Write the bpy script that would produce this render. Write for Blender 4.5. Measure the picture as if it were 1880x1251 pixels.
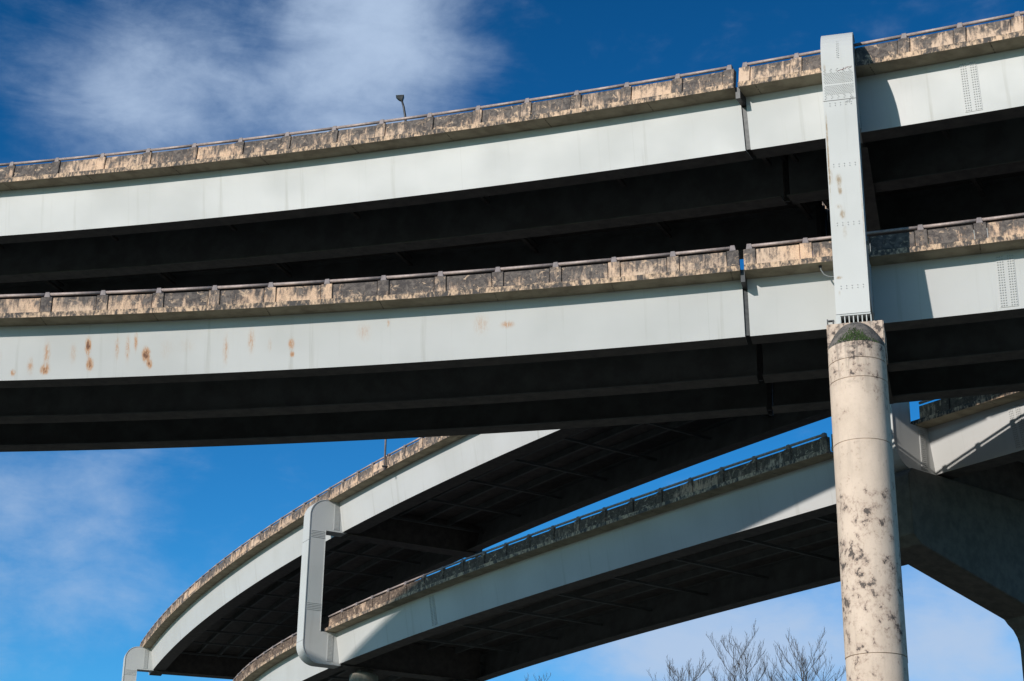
import bpy, bmesh, math, random
import numpy as np
from mathutils import Matrix, Vector
R = math.radians
random.seed(7); rng = np.random.default_rng(7)
for o in list(bpy.data.objects): bpy.data.objects.remove(o)
scene = bpy.context.scene
col = scene.collection
EYE = 1.7                                     # camera height above the ground

# ------------------------------------------------------------------ camera
cam_d = bpy.data.cameras.new('camera'); cam = bpy.data.objects.new('camera', cam_d); col.objects.link(cam)
cam_d.sensor_width = 36; cam_d.lens = 61.28; cam_d.clip_end = 6000
right = Vector((0.9998875, -0.0055702, 0.0139256)); up = Vector((-0.0149983, -0.3713489, 0.9283723)); fw = Vector((0, 0.9284767, 0.3713907))
m = Matrix((right, up, -fw)).transposed().to_4x4(); m.translation = (0, 0, EYE); cam.matrix_world = m
scene.camera = cam

# ------------------------------------------------------------------ sun, sky, exposure
SUN_AZ, SUN_EL = 43.0, 19.3                   # degrees left of straight behind the camera; height
S = Vector((-math.sin(R(SUN_AZ))*math.cos(R(SUN_EL)), -math.cos(R(SUN_AZ))*math.cos(R(SUN_EL)), math.sin(R(SUN_EL))))
sd = bpy.data.lights.new('sun', 'SUN'); so = bpy.data.objects.new('sun', sd); col.objects.link(so)
sd.energy = 4.6; sd.angle = R(0.53); sd.color = (1, 0.95, 0.875)
so.rotation_euler = S.to_track_quat('Z', 'Y').to_euler(); so.location = (-60, -60, 60)
world = bpy.data.worlds.new('World'); scene.world = world; world.use_nodes = True
wt = world.node_tree; wn = wt.nodes; wl = wt.links; wn.clear()
def N(tree, t, **kw):
    n = tree.nodes.new(t)
    for k, v in kw.items():
        if k == 'inp':
            for a, b in v.items(): n.inputs[a].default_value = b
        else: setattr(n, k, v)
    return n
sky = N(wt, 'ShaderNodeTexSky', sky_type='NISHITA', sun_disc=False, sun_elevation=R(SUN_EL), sun_rotation=R(180+SUN_AZ),
        altitude=100, air_density=1.0, dust_density=0.6, ozone_density=3.0)
hsv = N(wt, 'ShaderNodeHueSaturation', inp={'Saturation': 1.35, 'Value': 1.0})
tint = N(wt, 'ShaderNodeMix', data_type='RGBA', blend_type='MULTIPLY', inp={'Factor': 1.0, 'B': (0.60, 1.16, 1.38, 1)})
wl.new(sky.outputs[0], hsv.inputs['Color']); wl.new(hsv.outputs[0], tint.inputs['A'])
tc = N(wt, 'ShaderNodeTexCoord')
def wmap(scale, loc=(0, 0, 0), rot=(0, 0, 0)):
    mp = N(wt, 'ShaderNodeMapping', inp={'Scale': scale, 'Location': loc, 'Rotation': rot}); wl.new(tc.outputs['Generated'], mp.inputs[0]); return mp
def wmath(op, a, b=None, c=None, clamp=False):
    n = N(wt, 'ShaderNodeMath', operation=op, use_clamp=clamp)
    for i, v in enumerate((a, b, c)):
        if v is None: continue
        if isinstance(v, (int, float)): n.inputs[i].default_value = v
        else: wl.new(v, n.inputs[i])
    return n.outputs[0]
def wnoise(mp, scale, detail, rough, dist=0.0):
    n = N(wt, 'ShaderNodeTexNoise', inp={'Scale': scale, 'Detail': detail, 'Roughness': rough, 'Distortion': dist}); wl.new(mp.outputs[0], n.inputs['Vector']); return n.outputs[0]
# one sheet of thin cloud over the whole sky: big soft banks (A) broken up by streaky wisps (B)
sep = N(wt, 'ShaderNodeSeparateXYZ'); wl.new(tc.outputs['Generated'], sep.inputs[0])
def bank(x, z, rx, rz, amt, tilt=0.0):        # a cloud bank in the sky round direction (x, z)
    dx = wmath('SUBTRACT', sep.outputs[0], x); dz = wmath('SUBTRACT', sep.outputs[2], z)
    c, s_ = math.cos(tilt), math.sin(tilt)
    a = wmath('MULTIPLY_ADD', dx, c/rx, wmath('MULTIPLY', dz, s_/rx)); b = wmath('MULTIPLY_ADD', dz, c/rz, wmath('MULTIPLY', dx, -s_/rz))
    q = wmath('ADD', wmath('MULTIPLY', a, a), wmath('MULTIPLY', b, b))
    return wmath('MULTIPLY', wmath('EXPONENT', wmath('MULTIPLY', q, -1.0)), amt)
A = wnoise(wmap((1, 1, 1.6), (0.37, 0.1, 0.8)), 3.0, 3, 0.5)
B = wnoise(wmap((1, 1, 1.35), (3.1, 0.2, 1.7), (0, R(-35), 0)), 8.0, 10, 0.57, 0.25)
C = wnoise(wmap((1, 1, 1), (7.1, 4.2, 0.7)), 22.0, 6, 0.6)
fwdm = wmath('GREATER_THAN', sep.outputs[1], 0.0)
banks = wmath('ADD', bank(-0.078, 0.525, 0.064, 0.062, 0.78, 0.35), bank(-0.205, 0.490, 0.056, 0.052, 0.58, 0.5))
banks = wmath('ADD', banks, bank(-0.13, 0.50, 0.09, 0.05, 0.16, 0.4))
banks = wmath('ADD', banks, bank(0.125, 0.203, 0.095, 0.036, 0.80, -0.10))
banks = wmath('ADD', banks, bank(0.25, 0.215, 0.060, 0.045, 0.40, 0.1))
banks = wmath('ADD', banks, bank(-0.235, 0.245, 0.095, 0.095, 0.30, 0.3))
banks = wmath('MULTIPLY', banks, fwdm)
elsew = wmath('MULTIPLY', wmath('SUBTRACT', A, 0.49), 1.0)
cov = wmath('ADD', wmath('ADD', banks, elsew), wmath('MULTIPLY', wmath('SUBTRACT', B, 0.5), 1.05))
cov = wmath('ADD', cov, wmath('MULTIPLY', wmath('SUBTRACT', C, 0.5), 0.30))
D = wnoise(wmap((1, 1, 2.6), (5.1, 1.2, 0.3), (0, R(-30), 0)), 14.0, 10, 0.64, 0.4)
cov = wmath('ADD', cov, wmath('MULTIPLY', wmath('SUBTRACT', D, 0.5), 0.55))
ramp = N(wt, 'ShaderNodeMapRange', interpolation_type='SMOOTHSTEP', inp={'From Min': 0.02, 'From Max': 0.85, 'To Min': 0.0, 'To Max': 0.92}); wl.new(cov, ramp.inputs[0])
mix = N(wt, 'ShaderNodeMix', data_type='RGBA', inp={'B': (6.6, 8.4, 11.2, 1)})
wl.new(ramp.outputs[0], mix.inputs['Factor']); zg = N(wt, 'ShaderNodeMapRange', inp={'From Min': 0.18, 'From Max': 0.56, 'To Min': 1.62, 'To Max': 0.90}); wl.new(sep.outputs[2], zg.inputs[0])
grade = N(wt, 'ShaderNodeVectorMath', operation='SCALE'); wl.new(tint.outputs['Result'], grade.inputs[0]); wl.new(zg.outputs[0], grade.inputs['Scale'])
wl.new(grade.outputs[0], mix.inputs['A'])
bg = N(wt, 'ShaderNodeBackground', inp={'Strength': 0.07}); wl.new(mix.outputs['Result'], bg.inputs[0])
wo = N(wt, 'ShaderNodeOutputWorld'); wl.new(bg.outputs[0], wo.inputs[0])
vs = scene.view_settings; vs.view_transform = 'Standard'; vs.look = 'None'; vs.exposure = 0.0; vs.gamma = 1.0; vs.use_curve_mapping = False
scene.render.engine = 'CYCLES'; scene.cycles.max_bounces = 6

# ------------------------------------------------------------------ materials
class Mat:
    def __init__(s, name, rough=0.7, metal=0.0):
        s.m = bpy.data.materials.new(name); s.m.use_nodes = True; s.t = s.m.node_tree; s.b = s.t.nodes['Principled BSDF']
        s.b.inputs['Roughness'].default_value = rough; s.b.inputs['Metallic'].default_value = metal
        s.g = N(s.t, 'ShaderNodeNewGeometry'); s.tc = N(s.t, 'ShaderNodeTexCoord'); s.oi = N(s.t, 'ShaderNodeObjectInfo')
    def link(s, a, b): s.t.links.new(a, b)
    def vec(s, src, scale=(1, 1, 1), loc=(0, 0, 0)):
        mp = N(s.t, 'ShaderNodeMapping', inp={'Scale': scale, 'Location': loc}); s.link(src, mp.inputs[0]); return mp.outputs[0]
    def pos(s, scale=(1, 1, 1), loc=(0, 0, 0)): return s.vec(s.g.outputs['Position'], scale, loc)
    def uv(s, scale=(1, 1, 1), loc=(0, 0, 0)): return s.vec(s.tc.outputs['UV'], scale, loc)
    def noise(s, v, scale, detail=5, rough=0.55, dist=0.0):
        n = N(s.t, 'ShaderNodeTexNoise', inp={'Scale': scale, 'Detail': detail, 'Roughness': rough, 'Distortion': dist}); s.link(v, n.inputs['Vector']); return n.outputs[0]
    def rng(s, v, a, b, c=0.0, d=1.0, smooth=True):
        n = N(s.t, 'ShaderNodeMapRange', inp={'From Min': a, 'From Max': b, 'To Min': c, 'To Max': d}, interpolation_type='SMOOTHSTEP' if smooth else 'LINEAR'); s.link(v, n.inputs[0]); return n.outputs[0]
    def math(s, op, a, b=None, c=None, clamp=False):
        n = N(s.t, 'ShaderNodeMath', operation=op, use_clamp=clamp)
        for i, v in enumerate((a, b, c)):
            if v is None: continue
            if isinstance(v, (int, float)): n.inputs[i].default_value = v
            else: s.link(v, n.inputs[i])
        return n.outputs[0]
    def mix(s, f, a, b):
        n = N(s.t, 'ShaderNodeMix', data_type='RGBA')
        for k, v in (('Factor', f), ('A', a), ('B', b)):
            if isinstance(v, (int, float)): n.inputs[k].default_value = v
            elif isinstance(v, tuple): n.inputs[k].default_value = (*v, 1)
            else: s.link(v, n.inputs[k])
        return n.outputs['Result']
    def xyz(s, v):
        n = N(s.t, 'ShaderNodeSeparateXYZ'); s.link(v, n.inputs[0]); return n.outputs
    def done(s, color, bump=None, strength=0.2, dist=0.02):
        if isinstance(color, tuple): s.b.inputs['Base Color'].default_value = (*color, 1)
        else: s.link(color, s.b.inputs['Base Color'])
        if bump is not None:
            n = N(s.t, 'ShaderNodeBump', inp={'Strength': strength, 'Distance': dist}); s.link(bump, n.inputs['Height']); s.link(n.outputs[0], s.b.inputs['Normal'])
        return s.m

def steel(name, spots=(), rust_amt=0.0, base=(0.480, 0.472, 0.466), dirt=0.16, seams=True, rust_col=(0.40, 0.20, 0.095)):
    k = Mat(name, 0.45)
    k.b.inputs['Specular IOR Level'].default_value = 0.3
    uv = k.uv()
    big = k.noise(k.uv((0.25, 0.3, 1)), 1.0, 4, 0.5)
    streak = k.noise(k.uv((2.6, 0.12, 1)), 1.0, 6, 0.6)
    c = k.mix(k.rng(big, 0.3, 0.7), base, (base[0]*0.90, base[1]*0.905, base[2]*0.90))
    c = k.mix(k.math('MULTIPLY', k.rng(streak, 0.55, 0.8), dirt*4), c, (base[0]*0.62, base[1]*0.60, base[2]*0.54))
    fine = k.noise(k.pos(), 6.0, 6, 0.6)
    c = k.mix(k.math('MULTIPLY', k.rng(fine, 0.66, 0.78), 0.06), c, (0.36, 0.33, 0.27))
    # seams of the shop welds every few metres, thin and faint
    u = k.xyz(uv)[0]
    fr = k.math('ABSOLUTE', k.math('SUBTRACT', k.math('FRACT', k.math('DIVIDE', u, 7.3)), 0.5))
    if seams: c = k.mix(k.math('MULTIPLY', k.rng(fr, 0.0, 0.0018, 1, 0), 0.38), c, (0.30, 0.29, 0.26))
    mask = None
    if spots:
        n1 = k.noise(k.uv((2.2, 0.6, 1)), 7.0, 10, 0.74, 0.2)
        sx = k.xyz(uv)
        for (su, sv, wu, wv, a) in spots:
            du = k.math('DIVIDE', k.math('SUBTRACT', sx[0], su), wu); dv = k.math('DIVIDE', k.math('SUBTRACT', sx[1], sv), wv)
            g = k.math('MULTIPLY', k.math('EXPONENT', k.math('MULTIPLY', k.math('ADD', k.math('MULTIPLY', du, du), k.math('MULTIPLY', dv, dv)), -1.0)), a)
            mask = g if mask is None else k.math('ADD', mask, g)
        r = k.math('MULTIPLY', mask, k.rng(n1, 0.28, 0.62))
        halo = k.math('MULTIPLY', k.rng(mask, 0.0, 1.0), 0.34)
        c = k.mix(halo, c, (0.50, 0.39, 0.27))
        c = k.mix(k.math('MULTIPLY', k.rng(r, 0.05, 0.60), 0.92), c, rust_col)
        c = k.mix(k.rng(r, 0.55, 1.1), c, (0.13, 0.05, 0.025))
    k.link(k.rng(big, 0.3, 0.7, 0.45, 0.6), k.b.inputs['Roughness'])
    wav = k.noise(k.uv((0.9, 0.5, 1)), 1.0, 2, 0.4)
    return k.done(c, wav, 0.25, 0.05)

def concrete_barrier(name='weathered_barrier_concrete', extra=0.0):
    k = Mat(name, 0.9)
    k.b.inputs['Specular IOR Level'].default_value = 0.2
    p = k.g.outputs['Position']
    ob = k.xyz(k.tc.outputs['Object'])                      # object origin on the deck edge: z = height
    zz = k.math('MULTIPLY', ob[2], 1.0)
    n1 = k.noise(k.pos((1, 1, 0.55)), 2.1, 9, 0.66, 0.5)
    n2 = k.noise(k.pos((1, 1, 0.22), (5, 3, 1)), 9.0, 7, 0.65)
    n3 = k.noise(k.pos((1, 1, 1), (2, 9, 4)), 26.0, 5, 0.6)
    n0 = k.noise(k.pos((1, 1, 1), (12, 3, 8)), 0.30, 3, 0.5)
    n9 = k.noise(k.pos((1, 1, 1), (2, 13, 8)), 0.22, 3, 0.5)
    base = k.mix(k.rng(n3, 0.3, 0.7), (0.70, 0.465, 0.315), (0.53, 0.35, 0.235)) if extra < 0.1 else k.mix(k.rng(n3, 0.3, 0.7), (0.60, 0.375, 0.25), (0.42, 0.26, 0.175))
    base = k.mix(k.rng(n0, 0.35, 0.7), base, (0.58, 0.42, 0.31))
    n4 = k.noise(k.pos((1, 1, 1.1), (9, 1, 3)), 4.6, 8, 0.7, 0.6)
    s = k.math('ADD', k.math('MULTIPLY', n1, 0.85), k.math('MULTIPLY', n2, 0.62))
    s = k.math('ADD', s, k.math('MULTIPLY', n4, 0.28))
    s = k.math('ADD', s, k.math('MULTIPLY', k.math('SUBTRACT', k.oi.outputs['Random'], 0.5), 0.24))
    s = k.math('ADD', s, k.rng(zz, 0.15, 0.85, -0.05, 0.07))
    s = k.math('ADD', s, k.math('MULTIPLY', k.math('SUBTRACT', n3, 0.5), 0.16))
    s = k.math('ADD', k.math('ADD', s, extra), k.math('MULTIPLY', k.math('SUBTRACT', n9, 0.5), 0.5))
    c = k.mix(k.math('MULTIPLY', k.rng(s, 0.70, 0.88), 0.55), base, (0.27, 0.19, 0.145))
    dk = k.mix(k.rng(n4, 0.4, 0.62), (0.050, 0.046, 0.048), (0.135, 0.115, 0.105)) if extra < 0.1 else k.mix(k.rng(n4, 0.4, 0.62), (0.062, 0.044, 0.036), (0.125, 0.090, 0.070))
    c = k.mix(k.math('MULTIPLY', k.rng(s, 0.79, 0.98), 0.95), c, dk)
    scr = k.noise(k.pos((1, 1, 1.4), (1, 8, 3)), 3.3, 9, 0.72, 0.8)      # pale patches where the crust has come off
    c = k.mix(k.math('MULTIPLY', k.rng(scr, 0.56, 0.64), 0.7), c, (0.64, 0.45, 0.31))
    return k.done(c, k.math('ADD', n2, k.math('ADD', n3, scr)), 0.35, 0.02)

def slab_concrete():
    k = Mat('deck_slab_concrete', 0.9)
    k.b.inputs['Specular IOR Level'].default_value = 0.2
    n1 = k.noise(k.pos((1, 1, 0.6)), 2.4, 8, 0.66, 0.4); n2 = k.noise(k.pos((1, 1, 0.5), (4, 4, 4)), 11, 6, 0.65)
    uvx = k.xyz(k.uv())
    under = k.rng(uvx[1], 0.0, 0.01, 1, 0, False)
    s = k.math('ADD', k.math('MULTIPLY', n1, 0.9), k.math('MULTIPLY', n2, 0.7))
    c = k.mix(k.rng(n2, 0.3, 0.7), (0.62, 0.43, 0.295), (0.45, 0.31, 0.21))
    c = k.mix(k.rng(s, 0.66, 0.90), c, (0.075, 0.066, 0.062))
    fr = k.math('ABSOLUTE', k.math('SUBTRACT', k.math('FRACT', k.math('DIVIDE', uvx[0], 4.26)), 0.5))
    c = k.mix(k.math('MULTIPLY', k.rng(fr, 0.0, 0.006, 1, 0), 0.7), c, (0.04, 0.036, 0.03))
    return k.done(c, k.math('ADD', n1, n2), 0.3, 0.02)

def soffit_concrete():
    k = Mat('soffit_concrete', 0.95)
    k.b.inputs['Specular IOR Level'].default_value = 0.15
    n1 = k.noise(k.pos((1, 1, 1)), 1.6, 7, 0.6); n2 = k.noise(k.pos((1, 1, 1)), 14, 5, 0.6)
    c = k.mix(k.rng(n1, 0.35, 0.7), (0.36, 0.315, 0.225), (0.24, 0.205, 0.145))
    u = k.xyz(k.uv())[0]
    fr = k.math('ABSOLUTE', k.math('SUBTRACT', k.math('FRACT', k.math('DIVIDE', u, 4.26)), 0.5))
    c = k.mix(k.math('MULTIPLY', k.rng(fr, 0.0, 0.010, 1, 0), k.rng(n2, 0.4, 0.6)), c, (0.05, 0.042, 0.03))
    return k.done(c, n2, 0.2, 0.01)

def pillar_concrete():
    k = Mat('pillar_concrete', 0.9)
    k.b.inputs['Specular IOR Level'].default_value = 0.2
    p = k.xyz(k.pos())
    n1 = k.noise(k.pos((1, 1, 0.8)), 1.3, 6, 0.6); n3 = k.noise(k.pos(), 16, 6, 0.6)
    n2 = k.noise(k.pos((1, 1, 0.9), (3, 1, 2)), 4.0, 12, 0.74, 0.15)
    n4 = k.noise(k.pos((1, 1, 3.5), (3, 7, 2)), 2.2, 6, 0.6, 0.3)
    c = k.mix(k.rng(n1, 0.3, 0.7), (0.60, 0.475, 0.385), (0.52, 0.41, 0.33))
    c = k.mix(k.math('MULTIPLY', k.rng(n3, 0.5, 0.75), 0.35), c, (0.44, 0.34, 0.26))
    # lichen and peeling: a dense belt half way up, another under the cap, little in between
    z = p[2]
    belt = k.math('MULTIPLY', k.rng(z, 13.0, 14.4), k.rng(z, 17.0, 18.3, 1, 0))
    low = k.math('MULTIPLY', k.rng(z, 10.5, 11.8), k.rng(z, 13.5, 14.8, 1, 0))
    top = k.rng(z, 20.2, 22.6)
    amt = k.math('ADD', k.math('ADD', k.math('MULTIPLY', belt, 0.105), k.math('MULTIPLY', low, 0.07)), k.math('MULTIPLY', top, 0.125))
    s = k.math('ADD', k.math('ADD', n2, amt), k.math('MULTIPLY', k.math('SUBTRACT', n1, 0.5), 0.42))
    c = k.mix(k.math('MULTIPLY', k.rng(s, 0.57, 0.68), 0.5), c, (0.30, 0.205, 0.165))
    c = k.mix(k.math('MULTIPLY', k.rng(s, 0.668, 0.72), 0.88), c, (0.055, 0.048, 0.046))
    c = k.mix(k.math('MULTIPLY', k.math('MULTIPLY', k.rng(n4, 0.60, 0.68), top), 0.7), c, (0.16, 0.13, 0.11))
    run = k.noise(k.pos((1, 1, 0.10), (1, 4, 2)), 4.5, 6, 0.6)
    c = k.mix(k.math('MULTIPLY', k.rng(run, 0.52, 0.72), 0.30), c, (0.36, 0.29, 0.24))
    c = k.mix(k.math('MULTIPLY', k.math('MULTIPLY', k.rng(run, 0.46, 0.64), top), 0.6), c, (0.13, 0.11, 0.10))
    return k.done(c, k.math('ADD', n2, k.math('MULTIPLY', n3, 0.6)), 0.4, 0.02)

def moss_concrete():
    k = Mat('mossy_concrete', 0.95)
    n1 = k.noise(k.pos(), 3.2, 8, 0.65, 0.3); n2 = k.noise(k.pos(), 16, 7, 0.68); n3 = k.noise(k.pos((1, 1, 1), (4, 2, 7)), 1.7, 4, 0.5)
    c = k.mix(k.rng(n1, 0.4, 0.62), (0.13, 0.112, 0.10), (0.05, 0.046, 0.044))
    c = k.mix(k.math('MULTIPLY', k.rng(n2, 0.5, 0.62), 0.4), c, (0.24, 0.21, 0.185))
    return k.done(c, n2, 0.6, 0.03)

def simple(name, c1, c2, scale=4.0, rough=0.6, metal=0.0, bump=0.1, stretch=(1, 1, 1)):
    k = Mat(name, rough, metal); n = k.noise(k.pos(stretch), scale, 7, 0.62)
    return k.done(k.mix(k.rng(n, 0.32, 0.68), c1, c2), n, bump, 0.01)

M = {}
M['steel'] = steel('pale_painted_steel')
M['steel_bent'] = steel('pale_painted_steel_frame', base=(0.478, 0.478, 0.470), dirt=0.13)
M['under'] = simple('dirty_shaded_underside', (0.118, 0.105, 0.096), (0.072, 0.065, 0.061), 2.2, 0.8, 0, 0.1)  # dirt, with the shade beneath the decks darkened into the colour
M['inner'] = simple('shaded_girder_paint', (0.140, 0.150, 0.148), (0.098, 0.102, 0.100), 1.1, 0.7, 0, 0.05)  # dirty girder paint, its colour lowered to carry the under-deck shade
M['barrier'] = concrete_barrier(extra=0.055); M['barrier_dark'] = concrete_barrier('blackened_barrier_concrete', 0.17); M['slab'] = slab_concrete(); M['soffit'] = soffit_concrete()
M['pillar'] = pillar_concrete(); M['moss'] = moss_concrete()
M['rail'] = simple('weathered_rail_metal', (0.40, 0.305, 0.275), (0.27, 0.215, 0.20), 7, 0.55, 0.15, 0.1)
M['post'] = simple('weathered_rail_post_metal', (0.225, 0.185, 0.185), (0.15, 0.125, 0.125), 6, 0.6, 0.15, 0.1)
M['bolt'] = simple('bolt_steel', (0.38, 0.38, 0.375), (0.29, 0.29, 0.285), 20, 0.6, 0.1, 0.0)
M['red_paint'] = simple('faded_red_paint', (0.22, 0.07, 0.07), (0.16, 0.06, 0.06), 8, 0.7)
M['rust'] = simple('rusty_joint_steel', (0.10, 0.052, 0.034), (0.035, 0.024, 0.02), 5, 0.85, 0, 0.3)
M['dark'] = simple('dark_metal', (0.050, 0.050, 0.052), (0.028, 0.028, 0.03), 8, 0.5, 0.3, 0.05)
M['lens'] = simple('lamp_lens', (0.55, 0.55, 0.52), (0.45, 0.45, 0.43), 8, 0.25, 0, 0.0)
M['bark'] = simple('winter_bark', (0.060, 0.052, 0.050), (0.032, 0.028, 0.028), 9, 0.9, 0, 0.3)
M['asphalt'] = simple('road_surface', (0.055, 0.055, 0.055), (0.04, 0.04, 0.042), 3, 0.9, 0, 0.2)
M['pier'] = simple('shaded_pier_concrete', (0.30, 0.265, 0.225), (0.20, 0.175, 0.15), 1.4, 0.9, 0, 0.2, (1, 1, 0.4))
def mosstuft():
    k = Mat('moss_green', 1.0); n = k.noise(k.pos(), 9, 6, 0.65)
    return k.done(k.mix(k.rng(n, 0.35, 0.65), (0.014, 0.022, 0.008), (0.045, 0.080, 0.018)), n, 0.5, 0.02)
M['moss_green'] = mosstuft()
def ground_mat():
    k = Mat('ground_cover', 0.95); n = k.noise(k.pos(), 0.05, 6, 0.6); f = k.noise(k.pos(), 2.0, 6, 0.6)
    c = k.mix(k.rng(n, 0.45, 0.55), (0.14, 0.135, 0.128), (0.08, 0.088, 0.045))
    return k.done(k.mix(k.rng(f, 0.4, 0.6, 0, 0.4), c, (0.06, 0.06, 0.055)), f, 0.3, 0.05)
M['ground'] = ground_mat()

# ------------------------------------------------------------------ mesh helpers
def mesh_obj(name, verts, faces, mat, parent=None, uvs=None, smooth=False, mats=None, fmat=None):
    me = bpy.data.meshes.new(name); me.from_pydata([tuple(map(float, v)) for v in verts], [], faces)
    if uvs is not None:
        ul = me.uv_layers.new(name='UVMap')
        for poly in me.polygons:
            for li in poly.loop_indices: ul.data[li].uv = uvs[me.loops[li].vertex_index] if not isinstance(uvs, dict) else uvs[(poly.index, me.loops[li].vertex_index)]
    if mats:
        for q in mats: me.materials.append(q)
        for i, poly in enumerate(me.polygons): poly.material_index = fmat[i]
    else: me.materials.append(mat)
    if smooth:
        for poly in me.polygons: poly.use_smooth = True
    me.update()
    o = bpy.data.objects.new(name, me); col.objects.link(o)
    if parent: o.parent = parent
    return o
def place(name, me, loc, rot, parent):
    o = bpy.data.objects.new(name, me); col.objects.link(o); o.parent = parent; o.location = loc; o.rotation_euler = rot; return o
def thing(name, label, cat, loc=(0, 0, 0), rotz=0.0, group=None):
    o = bpy.data.objects.new(name, None); col.objects.link(o); o.location = loc; o.rotation_euler = (0, 0, rotz); o.empty_display_size = 0.5
    o['label'] = label; o['category'] = cat; o['kind'] = 'thing'
    if group: o['group'] = group
    return o
class MB:
    def __init__(s): s.v = []; s.f = []
    def box(s, x0, x1, y0, y1, z0, z1):
        b = len(s.v); s.v += [(x0, y0, z0), (x1, y0, z0), (x1, y1, z0), (x0, y1, z0), (x0, y0, z1), (x1, y0, z1), (x1, y1, z1), (x0, y1, z1)]
        s.f += [tuple(b+i for i in q) for q in ((0, 3, 2, 1), (4, 5, 6, 7), (0, 1, 5, 4), (1, 2, 6, 5), (2, 3, 7, 6), (3, 0, 4, 7))]
    def hexa(s, pts):                                        # eight corners, bottom ring then top ring
        b = len(s.v); s.v += [tuple(p) for p in pts]
        s.f += [tuple(b+i for i in q) for q in ((0, 3, 2, 1), (4, 5, 6, 7), (0, 1, 5, 4), (1, 2, 6, 5), (2, 3, 7, 6), (3, 0, 4, 7))]
    def tube(s, pts, rad, n=8, caps=True):
        pts = [Vector(p) for p in pts]; b = len(s.v)
        for i, p in enumerate(pts):
            t = (pts[min(i+1, len(pts)-1)]-pts[max(i-1, 0)]).normalized()
            a = t.orthogonal().normalized() if abs(t.z) > .9 else t.cross(Vector((0, 0, 1))).normalized(); c = t.cross(a)
            r = rad[i] if isinstance(rad, (list, tuple)) else rad
            for k in range(n): s.v.append(tuple(p+(a*math.cos(2*math.pi*k/n)+c*math.sin(2*math.pi*k/n))*r))
        for i in range(len(pts)-1):
            for k in range(n): s.f.append((b+i*n+k, b+i*n+(k+1) % n, b+(i+1)*n+(k+1) % n, b+(i+1)*n+k))
        if caps: s.f.append(tuple(b+k for k in range(n))[::-1]); s.f.append(tuple(b+(len(pts)-1)*n+k for k in range(n)))
    def prism(s, prof, y0, y1):                              # polygon in (x, z), extruded along y
        b = len(s.v); n = len(prof)
        s.v += [(x, y0, z) for x, z in prof]+[(x, y1, z) for x, z in prof]
        s.f.append(tuple(range(b, b+n))); s.f.append(tuple(range(b+2*n-1, b+n-1, -1)))
        for i in range(n): j = (i+1) % n; s.f.append((b+i, b+n+i, b+n+j, b+j))
    def mesh(s, name, mat, smooth=False):
        me = bpy.data.meshes.new(name); me.from_pydata(s.v, [], s.f); me.materials.append(mat)
        if smooth:
            for p in me.polygons: p.use_smooth = True
        bm = bmesh.new(); bm.from_mesh(me); bmesh.ops.recalc_face_normals(bm, faces=bm.faces); bm.to_mesh(me); bm.free(); me.update(); return me
    def obj(s, name, mat, parent=None, smooth=False):
        o = bpy.data.objects.new(name, s.mesh(name, mat, smooth)); col.objects.link(o); o.parent = parent; return o
def bevel(me, w=0.01, seg=1):
    bm = bmesh.new(); bm.from_mesh(me); bmesh.ops.bevel(bm, geom=list(bm.edges), offset=w, segments=seg, affect='EDGES', clamp_overlap=True); bm.to_mesh(me); bm.free(); return me

# ------------------------------------------------------------------ road alignments (plan curves, heights above the ground)
class Path:
    def __init__(s, xs, ys, z0, g=0.0):
        xs = np.asarray(xs); ys = np.asarray(ys); d = np.hypot(np.diff(xs), np.diff(ys)); s.s = np.concatenate([[0], np.cumsum(d)])
        s.x = xs; s.y = ys; s.z0 = z0+EYE; s.g = g
        tx = np.gradient(xs, s.s); ty = np.gradient(ys, s.s); s.tx = tx; s.ty = ty
    def at(s, q):
        x = np.interp(q, s.s, s.x); y = np.interp(q, s.s, s.y); tx = np.interp(q, s.s, s.tx); ty = np.interp(q, s.s, s.ty); l = math.hypot(tx, ty)
        return float(x), float(y), s.z0+s.g*float(x), tx/l, ty/l
    def p(s, q, o, z):                                       # station, offset away from the camera, height over the deck edge
        x, y, zz, tx, ty = s.at(q); return (x-ty*o, y+tx*o, zz+z)
    def sx(s, x): return float(np.interp(x, s.x, s.s))
xs = np.linspace(-62, 40, 800)
P_NL = Path(xs, 57.6747-0.189997*xs-3.36634e-3*xs**2, 25.0, 0.02)
P_NU = Path(xs, 60.033807-0.4603476*xs-2.735592e-3*xs**2, 33.2, -0.07)
ys = np.linspace(185, 66.2, 900)
bx_ = np.polyval([2.9209e-05, -0.005495167, -0.43462625, 66.1697326], ys); dx_, dy_ = bx_[-1]-bx_[-9], ys[-1]-ys[-9]; ex_ = np.linspace(.05, 1, 30)*6.5/math.hypot(dx_, dy_)
P_BL = Path(np.concatenate([bx_, bx_[-1]+dx_*ex_]), np.concatenate([ys, ys[-1]+dy_*ex_]), 25.0)
P_BU = Path(np.polyval([-5.04471e-06, 0.0044802376, -1.40140903, 97.22133338], ys), ys, 34.0)

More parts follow.
